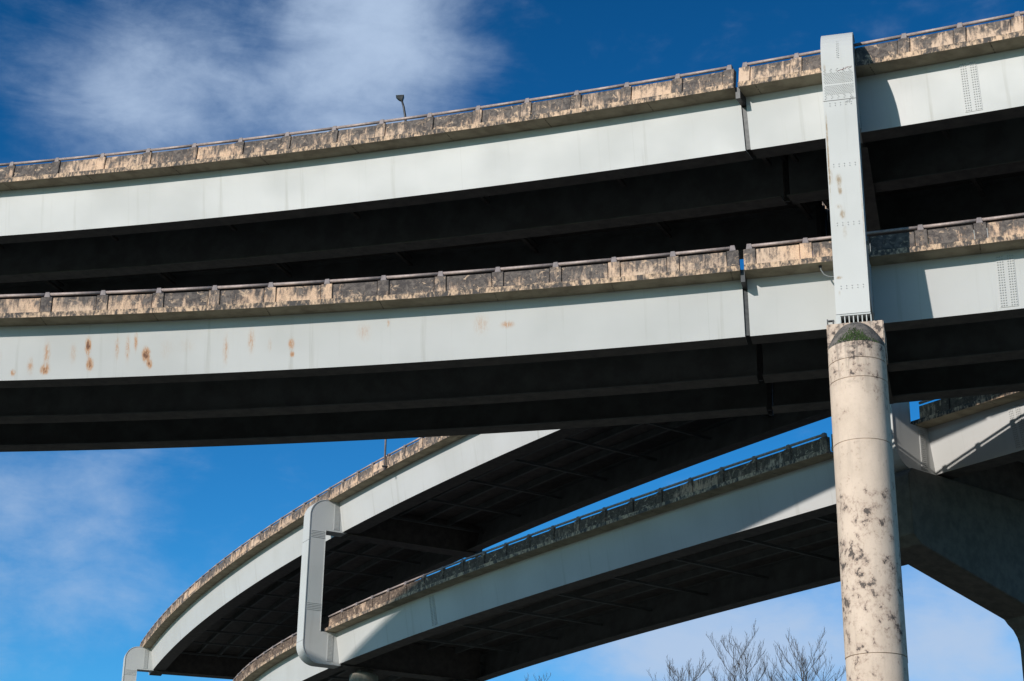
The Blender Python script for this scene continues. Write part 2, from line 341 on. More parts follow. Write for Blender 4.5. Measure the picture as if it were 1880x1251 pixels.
def sweep(name, path, s0, s1, prof, mat, parent, step=1.0, smooth=False, mats=None, seg_m=None, close=True):
    n = max(2, int(abs(s1-s0)/step)+1); ss = np.linspace(s0, s1, n); k = len(prof)
    V, UV, Fc, fm = [], {}, [], []
    per = [0.0]
    for i in range(k): a, b = prof[i], prof[(i+1) % k]; per.append(per[-1]+math.hypot(a[0]-b[0], a[1]-b[1]))
    for q in ss:
        x, y, zz, tx, ty = path.at(q)
        for o, z in prof: V.append((x-ty*o, y+tx*o, zz+z))
    for i in range(n-1):
        for j in range(k):
            j2 = (j+1) % k; f = (i*k+j, i*k+j2, (i+1)*k+j2, (i+1)*k+j); fi = len(Fc); Fc.append(f); fm.append(seg_m[j] if seg_m else 0)
            for vi, u, v in zip(f, (ss[i], ss[i], ss[i+1], ss[i+1]), (per[j], per[j+1], per[j+1], per[j])): UV[(fi, vi)] = (float(u), v)
    for base, rev in ((0, False), ((n-1)*k, True)):
        f = tuple(range(base, base+k)); f = f[::-1] if rev else f; fi = len(Fc); Fc.append(f); fm.append(0)
        for vi in f: UV[(fi, vi)] = (prof[vi-base][0], prof[vi-base][1])
    o = mesh_obj(name, V, Fc, mat, parent, UV, smooth, mats, fm)
    bm = bmesh.new(); bm.from_mesh(o.data); bmesh.ops.recalc_face_normals(bm, faces=bm.faces); bm.to_mesh(o.data); bm.free()
    return o

# ------------------------------------------------------------------ barrier pieces shared by every bay
LIP, TOP, TH = 0.20, 0.80, 0.30
def pilaster_mesh(w, mk='barrier'):
    b = MB(); b.hexa([(-w/2, 0.012, LIP), (w/2, 0.012, LIP), (w/2, TH, LIP), (-w/2, TH, LIP), (-w/2, 0.03, TOP+.015), (w/2, 0.03, TOP+.015), (w/2, TH, TOP+.015), (-w/2, TH, TOP+.015)])
    return bevel(b.mesh('pilaster', M[mk]), 0.014)
def panel_mesh(l, mk='barrier'):
    b = MB(); b.hexa([(-l/2, 0.055, LIP), (l/2, 0.055, LIP), (l/2, TH-.02, LIP), (-l/2, TH-.02, LIP), (-l/2, 0.07, TOP), (l/2, 0.07, TOP), (l/2, TH-.02, TOP), (-l/2, TH-.02, TOP)])
    return bevel(b.mesh('barrier_panel', M[mk]), 0.016)
def post_mesh():
    b = MB(); b.hexa([(-.115, .05, TOP+.014), (.115, .05, TOP+.014), (.115, .27, TOP+.014), (-.115, .27, TOP+.014), (-.08, .07, 1.035), (.08, .07, 1.035), (.08, .25, 1.035), (-.08, .25, 1.035)])
    return bevel(b.mesh('rail_post', M['post']), 0.012)
def rail_mesh(l):
    b = MB(); b.tube([(-l/2, .13, .955), (l/2, .13, .955)], .062, 10); return b.mesh('rail', M['rail'], True)
PM = {}
def pm(kind, f, *a):
    key = (kind,)+tuple(round(x, 2) if isinstance(x, float) else x for x in a)
    if key not in PM: PM[key] = f(*a)
    return PM[key]
PIL = 0.42
def bay_frame(path, q):
    x, y, z, tx, ty = path.at(q); slope = math.atan(path.g*tx)
    return (x, y, z), (0, -slope, math.atan2(ty, tx))
def barrier(path, stations, parent, gap=(), mk='barrier'):
    """one pilaster with a rail post at each station, a panel and a rail between each two"""
    def ingap(a): return any(g0 < a < g1 for g0, g1 in gap)
    for i, q in enumerate(stations):
        if not ingap(q):
            loc, rot = bay_frame(path, q)
            place('pilaster', pm('pil', pilaster_mesh, PIL, mk), loc, rot, parent)
            place('rail_post', pm('post', post_mesh), loc, rot, parent)
        if i+1 < len(stations):
            a, b = q+PIL/2+.02, stations[i+1]-PIL/2-.02; ra, rb = q+.06, stations[i+1]-.06
            for g0, g1 in gap:
                if a < g0 < b and g1 > b: b = rb = g0
                elif a < g1 < b and g0 < a: a = ra = g1
            if ingap((a+b)/2) or b-a < .25: continue
            loc, rot = bay_frame(path, (a+b)/2); place('barrier_panel', pm('pan', panel_mesh, b-a, mk), loc, rot, parent)
            loc, rot = bay_frame(path, (ra+rb)/2); place('rail', pm('rail', rail_mesh, rb-ra), loc, rot, parent)

HG, TW = 2.05, 0.045                                        # girder depth, web thickness
def girder_prof(o_top, o_bot, fl, first):
    """plate girder: web with top and bottom flange (outermost web shows its face to the camera)"""
    t = 0.05
    if first:   # flange turned inward from the web, so that the face is one smooth plate
        return [(o_top, -0.012), (o_bot, -HG), (o_bot+fl, -HG), (o_bot+fl, -HG+t), (o_bot+TW, -HG+t), (o_top+TW, -0.06), (o_top+.45, -0.06), (o_top+.45, -0.012)]
    c = fl/2
    return [(o_top-.22, -0.012), (o_top-.22, -.06), (o_top-.02, -.06), (o_bot-.02, -HG+t), (o_bot-c, -HG+t), (o_bot-c, -HG), (o_bot+c, -HG), (o_bot+c, -HG+t), (o_bot+.02, -HG+t), (o_top+.02, -.06), (o_top+.22, -.06), (o_top+.22, -0.012)]

def viaduct_span(label, path, s0, s1, width, girders, stations, gap=(), group=None, steelmat=None, splices=(), frames=6.4, far_posts=False, first_fl=0.80, stringers=False, mk='barrier', shallow=False):
    mid = path.at((s0+s1)/2)
    root = thing('viaduct_span', label, 'viaduct', (0, 0, 0), 0, group)
    W = width
    # slab: visible edge and soffit
    prof = [(0.0, 0.0), (0.0, LIP), (0.30, LIP+.004), (0.30, .13), (W-.3, .13), (W-.3, LIP+.004), (W, LIP), (W, 0.0), (W-.9, -0.01), (0.9, -0.01)]
    sweep('deck_slab', path, s0, s1, prof, None, root, 1.0, False, [M['slab'], M['soffit'], M['asphalt'], M['under']], [0, 0, 0, 2, 0, 0, 0, 1, 3, 1])  # soffit between the girders takes the shade-darkened underside colour
    ot, ob = 0.80, 1.16
    sm = steelmat or M['steel']
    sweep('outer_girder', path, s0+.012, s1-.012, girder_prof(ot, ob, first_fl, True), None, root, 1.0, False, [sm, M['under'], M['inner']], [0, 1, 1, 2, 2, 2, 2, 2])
    if shallow: stringers = girders; girders = ()
    for g in girders:
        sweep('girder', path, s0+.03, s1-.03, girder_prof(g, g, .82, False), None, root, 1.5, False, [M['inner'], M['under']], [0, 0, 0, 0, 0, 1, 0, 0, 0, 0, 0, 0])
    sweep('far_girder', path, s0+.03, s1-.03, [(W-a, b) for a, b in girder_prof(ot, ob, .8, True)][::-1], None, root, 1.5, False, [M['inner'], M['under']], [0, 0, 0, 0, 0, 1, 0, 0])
    # cross frames between the girders
    allg = [ot]+list(girders)+[W-ot]
    q = s0+.45; k = 0; fr_len = W-2*ot
    n = max(1, int(round((s1-s0-.9)/frames)))
    for i in range(n+1):
        q = s0+.45+i*(s1-s0-.9)/n; b = MB()
        for a, c in zip(allg[:-1], allg[1:]):
            a2, c2 = a+.5, c-.5
            for (z0, z1) in (((-.85, -.70), ) if shallow else ((-.62, -.50), (-.30, -.20))):
                pts = [path.p(q-.08, a2-.2, z0), path.p(q+.08, a2-.2, z0), path.p(q+.08, c2+.2, z0), path.p(q-.08, c2+.2, z0), path.p(q-.08, a2-.2, z1), path.p(q+.08, a2-.2, z1), path.p(q+.08, c2+.2, z1), path.p(q-.08, c2+.2, z1)]
                b.hexa(pts)
        b.obj('cross_frame', M['inner'] if shallow else M['under'], root)
    if stringers:
        for g in stringers: sweep('stringer', path, s0+.05, s1-.05, [(g-.10, -.02), (g-.10, -.42), (g+.10, -.42), (g+.10, -.02)], M['inner'], root, 2.0)
    barrier(path, stations, root, gap, mk)
    # barrier along the far edge
    sweep('far_barrier', path, s0, s1, [(W-.02, LIP), (W-.05, TOP), (W-.27, TOP), (W-.28, LIP)], M['barrier'], root, 1.5)
    sweep('far_rail', path, s0, s1, [(W-.15+.062*math.cos(a), .955+.062*math.sin(a)) for a in np.linspace(0, 2*math.pi, 8, endpoint=False)], M['rail'], root, 1.5, True)
    if far_posts:
        for q in stations:
            b = MB(); b.hexa([path.p(q+a, W-.15+c, z) for z in (TOP-.005, 1.03) for a, c in ((-.1, -.09), (.1, -.09), (.1, .09), (-.1, .09))]); b.obj('far_rail_post', M['post'], root)
    # bolted field splices on the outer face
    for q in splices:
        b = MB(); h0, h1 = -HG+.10, -.14; off = lambda z: ot+(ob-ot)*(-z/HG)
        w = .30
        b.hexa([path.p(q+a, off(z)-d, z) for z in (h0, h1) for a, d in ((-w, .018), (w, .018), (w, -.004), (-w, -.004))])
        sp_ = b.obj('splice_plate', sm, root)
        b = MB()
        for cx in (-.25, -.17, -.09, .09, .17, .25):
            for i in range(20):
                z = h0+.06+(h1-h0-.12)*i/19; r = .019
                b.hexa([path.p(q+cx+a, off(z)-.016-d, z+c) for d in (0, .022) for a, c in ((-r, -r), (r, -r), (r, r), (-r, r))])
        o = b.obj('bolts', M['bolt'], sp_); o['kind'] = 'stuff'
    return root

# near viaduct ---------------------------------------------------------------------------------
GN = 'spans of the near viaduct'
jl0, jl1 = P_NL.sx(7.97), P_NL.sx(8.12)                     # lower expansion joint
ju0, ju1 = P_NU.sx(8.02), P_NU.sx(8.18)                     # upper expansion joint
def left_of(j, sp, n): return [j-PIL/2-.005-sp*i for i in range(n)][::-1]
def right_of(j, sp, n): return [j+PIL/2+.005+sp*i for i in range(n)]
st_nl_l = left_of(jl0, 2.125, 22); st_nl_r = right_of(jl1, 1.975, 10)
st_nu_l = [ju0-PIL/2-.005-(2.03*i+.0105*i*i) for i in range(25)][::-1]; st_nu_r = right_of(ju1, 1.98, 10)
# rust on the lower outer girder: (station, distance down the face, half widths, amount)
def sl(x): return P_NL.sx(x)
RUST = [(sl(-18.75), 1.78, .10, .12, .9), (sl(-18.1), 1.55, .13, .35, .5), (sl(-17.55), 1.70, .16, .16, 1.1), (sl(-17.5), 1.1, .14, .5, .55), (sl(-16.5), 1.1, .16, .45, .36),
        (sl(-15.95), .85, .10, .28, 1.55), (sl(-15.85), 1.55, .12, .22, 1.35), (sl(-14.85), .95, .10, .5, .45), (sl(-14.45), 1.0, .10, .55, .5), (sl(-14.15), .75, .07, .35, .75), (sl(-13.75), 1.25, .14, .24, 1.5), (sl(-13.6), 1.62, .10, .16, 1.1),
        (sl(-13.0), 1.1, .3, .5, .22), (sl(-12.2), 1.0, .4, .4, .2), (sl(-10.75), 1.2, .12, .6, .45), (sl(-9.8), .9, .14, .5, .5), (sl(-9.1), 1.1, .10, .3, .32), (sl(-8.3), 1.1, .12, .2, .85), (sl(-8.25), 1.5, .09, .1, .9),
        (sl(-5.6), .8, .30, .4, .34), (sl(-4.7), .55, .06, .15, .55), (sl(-1.3), .8, .35, .45, .34), (sl(-.35), .9, .25, .14, .62), (sl(-19.5), 1.2, .3, .5, .35), (sl(-21), 1.4, .2, .5, .7)]
M['steel_rust'] = steel('rust_spotted_steel', RUST)
viaduct_span('long sunlit upper span of the near viaduct, left of its expansion joint', P_NU, st_nu_l[0]-.3, ju0, 11.9, (5.75, ), st_nu_l, (), GN, None, (), 6.2)
viaduct_span('upper span of the near viaduct right of the joint, behind the tall steel frame', P_NU, ju1, st_nu_r[-1]+.3, 11.9, (5.75, ), st_nu_r, (), GN, None, (P_NU.sx(15.42), ), 6.2)
viaduct_span('lower span of the near viaduct with rust streaks on its girder, left of joint', P_NL, st_nl_l[0]-.3, jl0, 10.7, (5.6, ), st_nl_l, (), GN, M['steel_rust'], (), 6.2, True)
viaduct_span('lower span of the near viaduct right of the joint, above the concrete pillar', P_NL, jl1, st_nl_r[-1]+.3, 10.7, (5.6, ), st_nl_r, (), GN, None, (P_NL.sx(16.62), ), 6.2, True)

# far viaduct -----------------------------------------------------------------------------------
GB = 'spans of the curved far viaduct'
def s_y(path, y): return float(np.interp(-y, -path.y, path.s))
BW = 1.13
s_mid_u = s_y(P_BU, 113.9)-BW/2; s_mid_l = s_y(P_BL, 115.2)-BW/2
s_far_u = s_y(P_BU, 165.0)-BW/2; s_far_l = s_y(P_BL, 165.8)-BW/2
s_rt_l = s_y(P_BL, 71.6)-BW/2
jb0, jb1 = s_y(P_BL, 75.72), s_y(P_BL, 75.48)
st_bu = [s_mid_u+1.25+2.2*i for i in range(int((P_BU.s[-1]-s_mid_u-1.5)/2.2))]; st_bu = [s_mid_u+1.25-2.2*i for i in range(1, 28)][::-1]+st_bu
st_bl = left_of(jb0, 2.25, 46); st_bl = [q for q in st_bl if q > 1]
st_br = [q for q in right_of(jb1, 2.1, 8) if q < P_BL.s[-1]-.3]
viaduct_span('curved upper span of the far viaduct, sunlit girder sweeping down to the left', P_BU, max(.5, st_bu[0]-.3), P_BU.s[-1]-.2, 12.6, (3.3, 5.2, 7.2, 9.2), st_bu, [], GB, None, (), 5.2, False, 1.15, shallow=True)
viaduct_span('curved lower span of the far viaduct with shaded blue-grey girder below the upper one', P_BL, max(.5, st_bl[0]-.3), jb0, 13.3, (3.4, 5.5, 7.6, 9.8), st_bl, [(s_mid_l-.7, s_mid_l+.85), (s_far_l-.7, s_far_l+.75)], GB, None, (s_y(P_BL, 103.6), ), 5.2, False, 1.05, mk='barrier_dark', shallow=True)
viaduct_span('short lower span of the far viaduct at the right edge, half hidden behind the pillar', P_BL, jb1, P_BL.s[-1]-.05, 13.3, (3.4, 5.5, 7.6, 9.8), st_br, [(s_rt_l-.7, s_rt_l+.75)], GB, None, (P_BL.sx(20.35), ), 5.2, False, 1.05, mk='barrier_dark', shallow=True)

# ------------------------------------------------------------------ steel C-shaped frames carrying the two decks
def arc(cx, cz, r, a0, a1, n=12): return [(cx+r*math.cos(R(a0+(a1-a0)*i/n)), cz+r*math.sin(R(a0+(a1-a0)*i/n))) for i in range(n+1)]
def steel_frame(label, loc, head, zu, zl, top_extra, bottom, rad_t=1.15, rad_b=1.15, group=None, arm=1.15, W=10.7, thick=1.1, out=-1.3, beam=True, front_bolts=False, wd=1.13, mat=None):
    """local axes: x along the deck (right), y away from the camera (offset), z up. zu, zl: deck edge heights. bottom: height where the frame ends"""
    root = thing('steel_frame', label, 'bridge frame', loc, head, group)
    BW = wd; sm = mat or M['steel_bent']; inn = out+thick; w = BW/2-.035
    zt = zu-.03+top_extra; ub = zu-HG-.06; lt = zl-.03; lb = zl-HG-.06
    outer = arc(out+rad_t, zt-rad_t, rad_t, 90, 180)             # top corner
    if rad_b: outer += arc(out+rad_b, bottom+rad_b, rad_b, 180, 270)
    else: outer += [(out, bottom)]
    if rad_b: tail = [(arm, bottom), (arm, lt), (inn, lt), (inn, ub), (arm, ub)]
    else: tail = [(inn, bottom), (inn, lb), (arm, lb), (arm, lt), (inn, lt), (inn, ub), (arm, ub)]
    head_pts = [(arm, zu-.03)]+([(out+rad_t+.02, zu-.03), (out+rad_t+.02, zt)] if top_extra > .05 else [])
    prof = head_pts+outer+tail
    b = MB(); n = len(prof)
    for x in (-w, w): b.v += [(x, o, z) for o, z in prof]
    b.f += [tuple(range(n)), tuple(range(2*n-1, n-1, -1))]+[(i, n+i, n+(i+1) % n, (i+1) % n) for i in range(n)]
    body = b.obj('frame_body', M['steel_bent'], root)
    uvmap(body)
    # outer plate wrapped round the back of the C, a little wider than the webs
    def strip(name, pts, t, ww, mat):
        V, F = [], []
        for i, (o, z) in enumerate(pts):
            a = pts[max(i-1, 0)]; c = pts[min(i+1, len(pts)-1)]; d = (c[0]-a[0], c[1]-a[1]); l = math.hypot(*d); nx, nz = -d[1]/l, d[0]/l
            nx, nz = nx*t, nz*t
            V += [(-ww, o, z), (ww, o, z), (ww, o-nx, z-nz), (-ww, o-nx, z-nz)]
        for i in range(len(pts)-1):
            for k in range(4): F.append((i*4+k, i*4+(k+1) % 4, i*4+4+(k+1) % 4, i*4+4+k))
        F += [(3, 2, 1, 0), tuple(len(V)-4+k for k in range(4))]
        mb = MB(); mb.v = V; mb.f = F; o = mb.obj(name, mat, root); uvmap(o); return o
    topc = ([(out+rad_t+.04, zt)] if top_extra > .05 else [(0.5, zt)])+arc(out+rad_t, zt-rad_t, rad_t, 90, 180)
    zj = zt-3.50 if front_bolts else zu-2.9
    botc = (arc(out+rad_b, bottom+rad_b, rad_b, 180, 270)+[(arm-.02, bottom)]) if rad_b else [(out, bottom+.03)]
    # t negative puts the plate outside the webs
    strip('outer_plate', topc+[(out, zj+.012)], .045, BW/2, sm)
    if rad_b:
        zj2 = zl-.75
        strip('outer_plate', [(out, zj-.012), (out, zj2+.012)], .042, BW/2, M['steel_bent'])
        strip('outer_plate', [(out, zj2-.012)]+botc, .045, BW/2, M['steel_bent'])
    else: strip('outer_plate', [(out, zj-.012)]+botc, .045, BW/2, sm)
    mb = MB(); mb.box(-BW/2, BW/2, inn-.002, inn+.03, lt+.01, ub-.01); o = mb.obj('inner_plate', M['steel_bent'], root); uvmap(o)
    # cross beams under each deck
    if beam:
        for z0, z1 in ((ub-.02, zu-.05), (lb-.02, zl-.05)):
            mb = MB(); mb.box(-w+.03, w-.03, arm-.05, W-1.3, z0, z1); cb_ = mb.obj('cross_beam', M['under'], root)
            mb = MB(); mb.box(-w-.16, w+.16, arm+.25, W-1.5, z0-.05, z0-.003); mb.obj('cross_beam_flange', M['under'], cb_)
    # bolted joints of the arms to the girders, on both sides
    for sx in (-1, 1):
        for zt2, zb2 in ((zu-.16, ub+.12), (zl-.16, lb+.12)):
            mb = MB(); x = sx*w
            mb.box(min(x, x+sx*.02), max(x, x+sx*.02), .22, .62, zb2, zt2); sp_ = mb.obj('splice_plate', M['steel_bent'], root); uvmap(sp_)
            mb = MB()
            for k in range(5):
                for i in range(20):
                    o_, z = .27+k*.075, zb2+.06+(zt2-zb2-.12)*i/19; r = .019
                    mb.box(min(x+sx*.018, x+sx*.04), max(x+sx*.018, x+sx*.04), o_-r, o_+r, z-r, z+r)
            mb.obj('bolts', M['bolt'], sp_)['kind'] = 'stuff'
        if rad_b:
            for zc in (zu-HG-.62, zl+1.35):
                for i in range(5):
                    mb = MB(); x = sx*w; z = zc+.11*i
                    mb.box(min(x, x+sx*.03), max(x, x+sx*.03), out+.09, inn-.06, z, z+.045); mb.obj('splice_bar', M['steel_bent'], root)
    if front_bolts:
        mb = MB()
        def bolt(x, z, r=.014):
            d = z-(zt-rad_t); y = out-.045+(rad_t-math.sqrt(max(0, rad_t**2-d*d)) if d > 0 else 0); mb.box(x-r, x+r, y-.02, y+.006, z-r, z+r)
        for i in range(22):
            for k in range(14):
                x = -.46+.92*k/13+(.018 if i % 2 else -.018); z = zt-3.42+.055*i
                edge = i < 3 or i > 18
                if (edge and k % 3) or i == 10: continue
                bolt(x, z)
        for zc in (zj-.20, zj-2.55, zj-4.75, zj-7.05):
            for k in range(5):
                for d in (0, .09): bolt(-.36+.18*k+.02, zc+d)
        for i in range(9): bolt(.0, zt-1.0-.10*i); bolt(.05, zt-1.03-.10*i)
        mb.obj('bolts', M['bolt'], root)['kind'] = 'stuff'
        rs = random.Random(3)
        for nm, z0, x0, x1, hh, mt in (('red_paint_mark', zt-2.36, .0, .47, .07, M['red_paint']), ('grey_paint_mark', zj-.13, .18, .46, .16, M['bolt'])):
            n_ = 16; pts = [(x0+(x1-x0)*i/n_, out-.05, z0+hh*rs.uniform(-1, 1)*(.15+.85*i/n_)+.12*(i/n_)) for i in range(n_+1)]
            g_ = MB(); g_.tube(pts, .009, 5); g_.obj(nm, mt, root)
    return root
def uvmap(o):
    """unfold so that u runs across a face and v down it, in metres"""
    me = o.data; ul = me.uv_layers.new(name='UVMap')
    for p in me.polygons:
        a = max(range(3), key=lambda i: abs(p.normal[i]))
        for li in p.loop_indices:
            c = me.vertices[me.loops[li].vertex_index].co
            ul.data[li].uv = (c.x if a != 0 else c.y, -c.z if a != 2 else c.y)

def frame_at(path, q): x, y, z, tx, ty = path.at(q); return x, y, z, math.atan2(ty, tx)
FS = [(-.20, -28.75, .10, .20, .75), (-.17, -28.35, .07, .16, .8), (-.14, -27.45, .10, .16, .7), (-.25, -27.75, .12, .1, .4), (-.10, -26.8, .08, .3, .35), (-.50, -29.4, .03, 1.1, .9), (-.49, -30.8, .03, .6, .6), (-.44, -28.9, .06, .3, .4), (.52, -27.5, .02, 2.2, .5), (-.38, -25.15, .10, .06, .7), (-.40, -24.6, .05, .1, .4), (-.45, -33.1, .05, .25, .45)]
M['steel_near'] = steel('stained_frame_paint', FS, base=(0.500, 0.492, 0.480), dirt=0.10, seams=False, rust_col=(0.27, 0.20, 0.13))
GF = 'steel frames carrying the two decks'
x, y, zl, hd = frame_at(P_NL, P_NL.sx(11.80)); zu = P_NU.at(P_NU.sx(11.7))[2]
NB = (x, y, hd, zl, zu)
near_base = 22.12+EYE
steel_frame('tall pale steel frame with bolted front plate standing on the near concrete pillar', (x, y, 0), hd, zu, zl, 33.60+EYE-zu+.03, near_base, 2.1, 0, GF, 1.15, 10.7, 1.1, -2.5, True, True, wd=1.105, mat=M['steel_near'])
x, y, zl, hd = frame_at(P_BL, s_mid_l); zu = P_BU.z0
steel_frame('round-cornered C-shaped steel frame in the middle of the curved far viaduct', (x, y, 0), hd, zu, zl, 0.04, zl-HG-.10, 1.15, 1.25, GF, 1.25, 13.0, 1.15, -1.5)
MBT = (x, y, hd, zl)
x, y, zl, hd = frame_at(P_BL, s_far_l); FBT = (x, y, hd, zl)
xu, yu, zz_, hu = frame_at(P_BU, s_far_u)
steel_frame('round-topped steel frame at the far left end of the curved viaduct', (xu, yu, 0), hu, zu, zl, 0.04, zl-HG-.10, 1.15, 1.25, GF, 1.25, 13.0, 1.15, -1.5)
x, y, zl, hd = frame_at(P_BL, s_rt_l); RBT = (x, y, hd, zl)
steel_frame('shaded steel frame just behind the right side of the concrete pillar', (x, y, 0), hd, zu, zl, 0.04, zl-HG-.10, 1.15, 1.25, GF, 1.25, 13.0, 1.15, -1.5)

# stiffened bearing under the near frame: ribs between two plates
x, y, hd, zl, zu = NB
bear = thing('frame_bearing', 'small ribbed steel bearing under the foot of the tall near frame', 'bearing', (x-1.24*-math.sin(hd), y-1.24*math.cos(hd), near_base-.40), hd)
mb = MB(); mb.box(-.60, .60, -1.40, -.15, 0, .05); mb.obj('base_plate', M['steel_bent'], bear)
mb = MB(); mb.box(-.42, .56, -1.36, -.2, .34, .385); mb.obj('top_plate', M['steel_bent'], bear)
mb = MB(); mb.box(-.38, .52, -.75, -.3, .052, .337); mb.obj('bearing_core', M['rust'], bear)
for i in range(8):
    mb = MB(); xx = -.42+.98*i/7; mb.box(xx-.016, xx+.016, -1.33, -.752, .052, .337); mb.obj('rib', M['steel_bent'], bear)
mb = MB(); mb.box(-.565, -.425, -1.33, -.3, .052, .40); mb.obj('side_block', M['steel_bent'], bear)
br = thing('anchor_bracket', 'small dark anchor bracket on the left corner of the pillar top', 'bracket', (x-1.24*-math.sin(hd), y-1.24*math.cos(hd), near_base-.40), hd)
mb = MB(); mb.box(-.86, -.82, -1.36, -1.30, .0, .26); mb.obj('pin', M['dark'], br)
mb = MB(); mb.box(-.815, -.62, -1.38, -1.28, .18, .22); mb.obj('bar', M['dark'], br)
mb = MB(); mb.box(-.68, -.63, -1.38, -1.28, .0, .178); mb.obj('leg', M['dark'], br)

# ------------------------------------------------------------------ concrete pillar under the near frame: rounded front, square head
pc = thing('concrete_pillar', 'stained cream concrete pillar with mossy rounded top under the tall steel frame', 'pillar', (11.10, 52.2, 0), hd)
ztop = near_base-.405; rad = 0.91
joints = [0.0, 6.2, 12.44, 19.13, 21.20, 21.85, ztop-1.0]
for j0, j1 in zip(joints[:-1], joints[1:]):
    g = .007; n = 36
    prof = [(rad*math.cos(R(180+180*i/n)), rad*math.sin(R(180+180*i/n))) for i in range(n+1)]+[(rad-.02, .9), (rad-.12, 1.0), (-rad+.12, 1.0), (-rad+.02, .9)]
    V, F = [], []; k = len(prof)
    k1 = 1.012 if j0 < 13 else 1.0
    for z, s_ in ((j0, .972), (j0+g, .972), (j0+g*2, k1), (j0+g*2, k1), (j1-g*2, 1.0), (j1-g*2, 1.0), (j1-g, .972), (j1, .972)): V += [(a*s_, c*s_, z) for a, c in prof]
    for i in (0, 1, 3, 5, 6):
        for q in range(k): F.append((i*k+q, i*k+(q+1) % k, (i+1)*k+(q+1) % k, (i+1)*k+q))
    F += [tuple(range(k))[::-1], tuple(range(7*k, 8*k))]
    o = mesh_obj('pillar_lift', V, F, M['pillar'], pc)
    for p in o.data.polygons[2*k:3*k]:
        if p.normal.y < .3: p.use_smooth = True
# square head block behind the rounded front
mb = MB(); mb.box(-rad, rad, .02, 1.6, joints[-1]+.002, ztop); me = bevel(mb.mesh('head_block', M['pillar']), .03, 2); place('head_block', me, (0, 0, 0), (0, 0, 0), pc)
# sloping, weathered top of the rounded front leaning up to the head block
V, F = [(0, .015, ztop-.06)], []; n = 28; rings = 6; zj = joints[-1]
V = []
for r_ in range(rings+1):
    f = r_/rings
    for i in range(n+1):
        a = R(180+180*i/n); xx = (rad-.02)*math.cos(a); yy = (rad-.02)*math.sin(a)
        zt2 = ztop-.06-.85*(abs(xx)/rad)**2.4
        V.append((xx, yy*(1-f)+.01*f, zj+.004+(zt2-zj)*math.sin(f*math.pi/2)**.8+random.uniform(-.006, .006)))
for r_ in range(rings):
    for i in range(n): q = r_*(n+1)+i; F.append((q, q+1, q+n+2, q+n+1))
slope_o = mesh_obj('sloping_top', V, F, M['moss'], pc, smooth=True)
mb = MB()                                                    # moss cushions along the rim
for i in range(520):
    a = R(random.gauss(276, 30)); f = abs(random.gauss(.10, .13)); rr = (rad-.03)*(1-f); xx, yy = rr*math.cos(a), rr*math.sin(a)
    z = zj+.01+(ztop-.09-.85*(abs(xx)/rad)**2.4-zj)*math.sin(min(1, f)*math.pi/2)**.8; h = random.uniform(.02, .055); q = random.uniform(.015, .04)
    b0 = len(mb.v)
    for k in range(5): mb.v.append((xx+q*math.cos(k*1.2566+i), yy+q*math.sin(k*1.2566+i), z-.02))
    mb.v.append((xx+random.uniform(-.02, .02), yy-random.uniform(0, .03), z+h)); mb.f += [(b0+k, b0+(k+1) % 5, b0+5) for k in range(5)]
mb.obj('moss', M['moss_green'], slope_o)['kind'] = 'stuff'

# far-side support of the near cross beams, right behind the pillar
ux, uy = math.cos(hd), math.sin(hd)
fx, fy = NB[0]-uy*9.6-.55*ux, NB[1]+ux*9.6-.55*uy
fp = thing('concrete_pillar', 'plain concrete pillar hidden behind the mossy one under the far side of the near deck', 'pillar', (fx, fy, 0), hd)
mb = MB(); mb.tube([(0, 0, 0), (0, 0, NB[3]-HG-.75)], .62, 28); mb.obj('shaft', M['pier'], fp, True)
mb = MB(); mb.box(-.5, .5, -.5, .5, NB[3]-HG-.748, NB[3]-HG-.14); place('bearing_block', bevel(mb.mesh('bearing_block', M['pier']), .02), (0, 0, 0), (0, 0, 0), fp)

# ------------------------------------------------------------------ T-shaped piers under the far viaduct
def tee_pier(label, base, W=13.3, out=-1.2, depth0=3.3, depth1=5.2, c0=8.0, c1=10.8, group=None):
    x, y, hd, zl = base; top = zl-HG-.20
    root = thing('tee_pier', label, 'pier', (x, y, 0), hd, group)
    left = [(out+.25, top), (out, top-.3), (out+.02, top-depth0+.4), (out+.5, top-depth0)]
    r = 1.1
    cl = [(c0-r*.9, top-depth1+.15)]+[(c0-r+r*math.sin(R(a))-.0, top-depth1-r+r*math.cos(R(a))) for a in (20, 40, 60, 75, 90)]+[(c0, 0)]
    cr = [(c1, 0)]+[(c1+r-r*math.sin(R(a)), top-depth1-r+r*math.cos(R(a))) for a in (90, 75, 60, 40, 20)]+[(c1+r*.9, top-depth1+.15)]
    rgt = [(W+.6, top-depth0), (W+1.0, top-depth0+.4), (W+1.0, top)]
    prof = left+cl+cr+rgt; n = len(prof); w = .95
    mb = MB()
    for xx in (-w, w): mb.v += [(xx, o, z) for o, z in prof]
    mb.f += [tuple(range(n)), tuple(range(2*n-1, n-1, -1))]+[(i, n+i, n+(i+1) % n, (i+1) % n) for i in range(n)]
    me = mb.mesh('pier_body', M['under']); place('pier_body', bevel(me, .04, 1), (0, 0, 0), (0, 0, 0), root)  # pier coloured near black to stand for the shade under the deck
    for o in (.9, 5.2, 9.0, W-.95):
        mb = MB(); mb.box(-.35, .35, o+.05, o+.75, top+.002, zl-HG-.13); mb.obj('bearing', M['under'], root)
    return root
tee_pier('dark T-shaped pier with sloping arm under the far deck at the right edge', RBT)
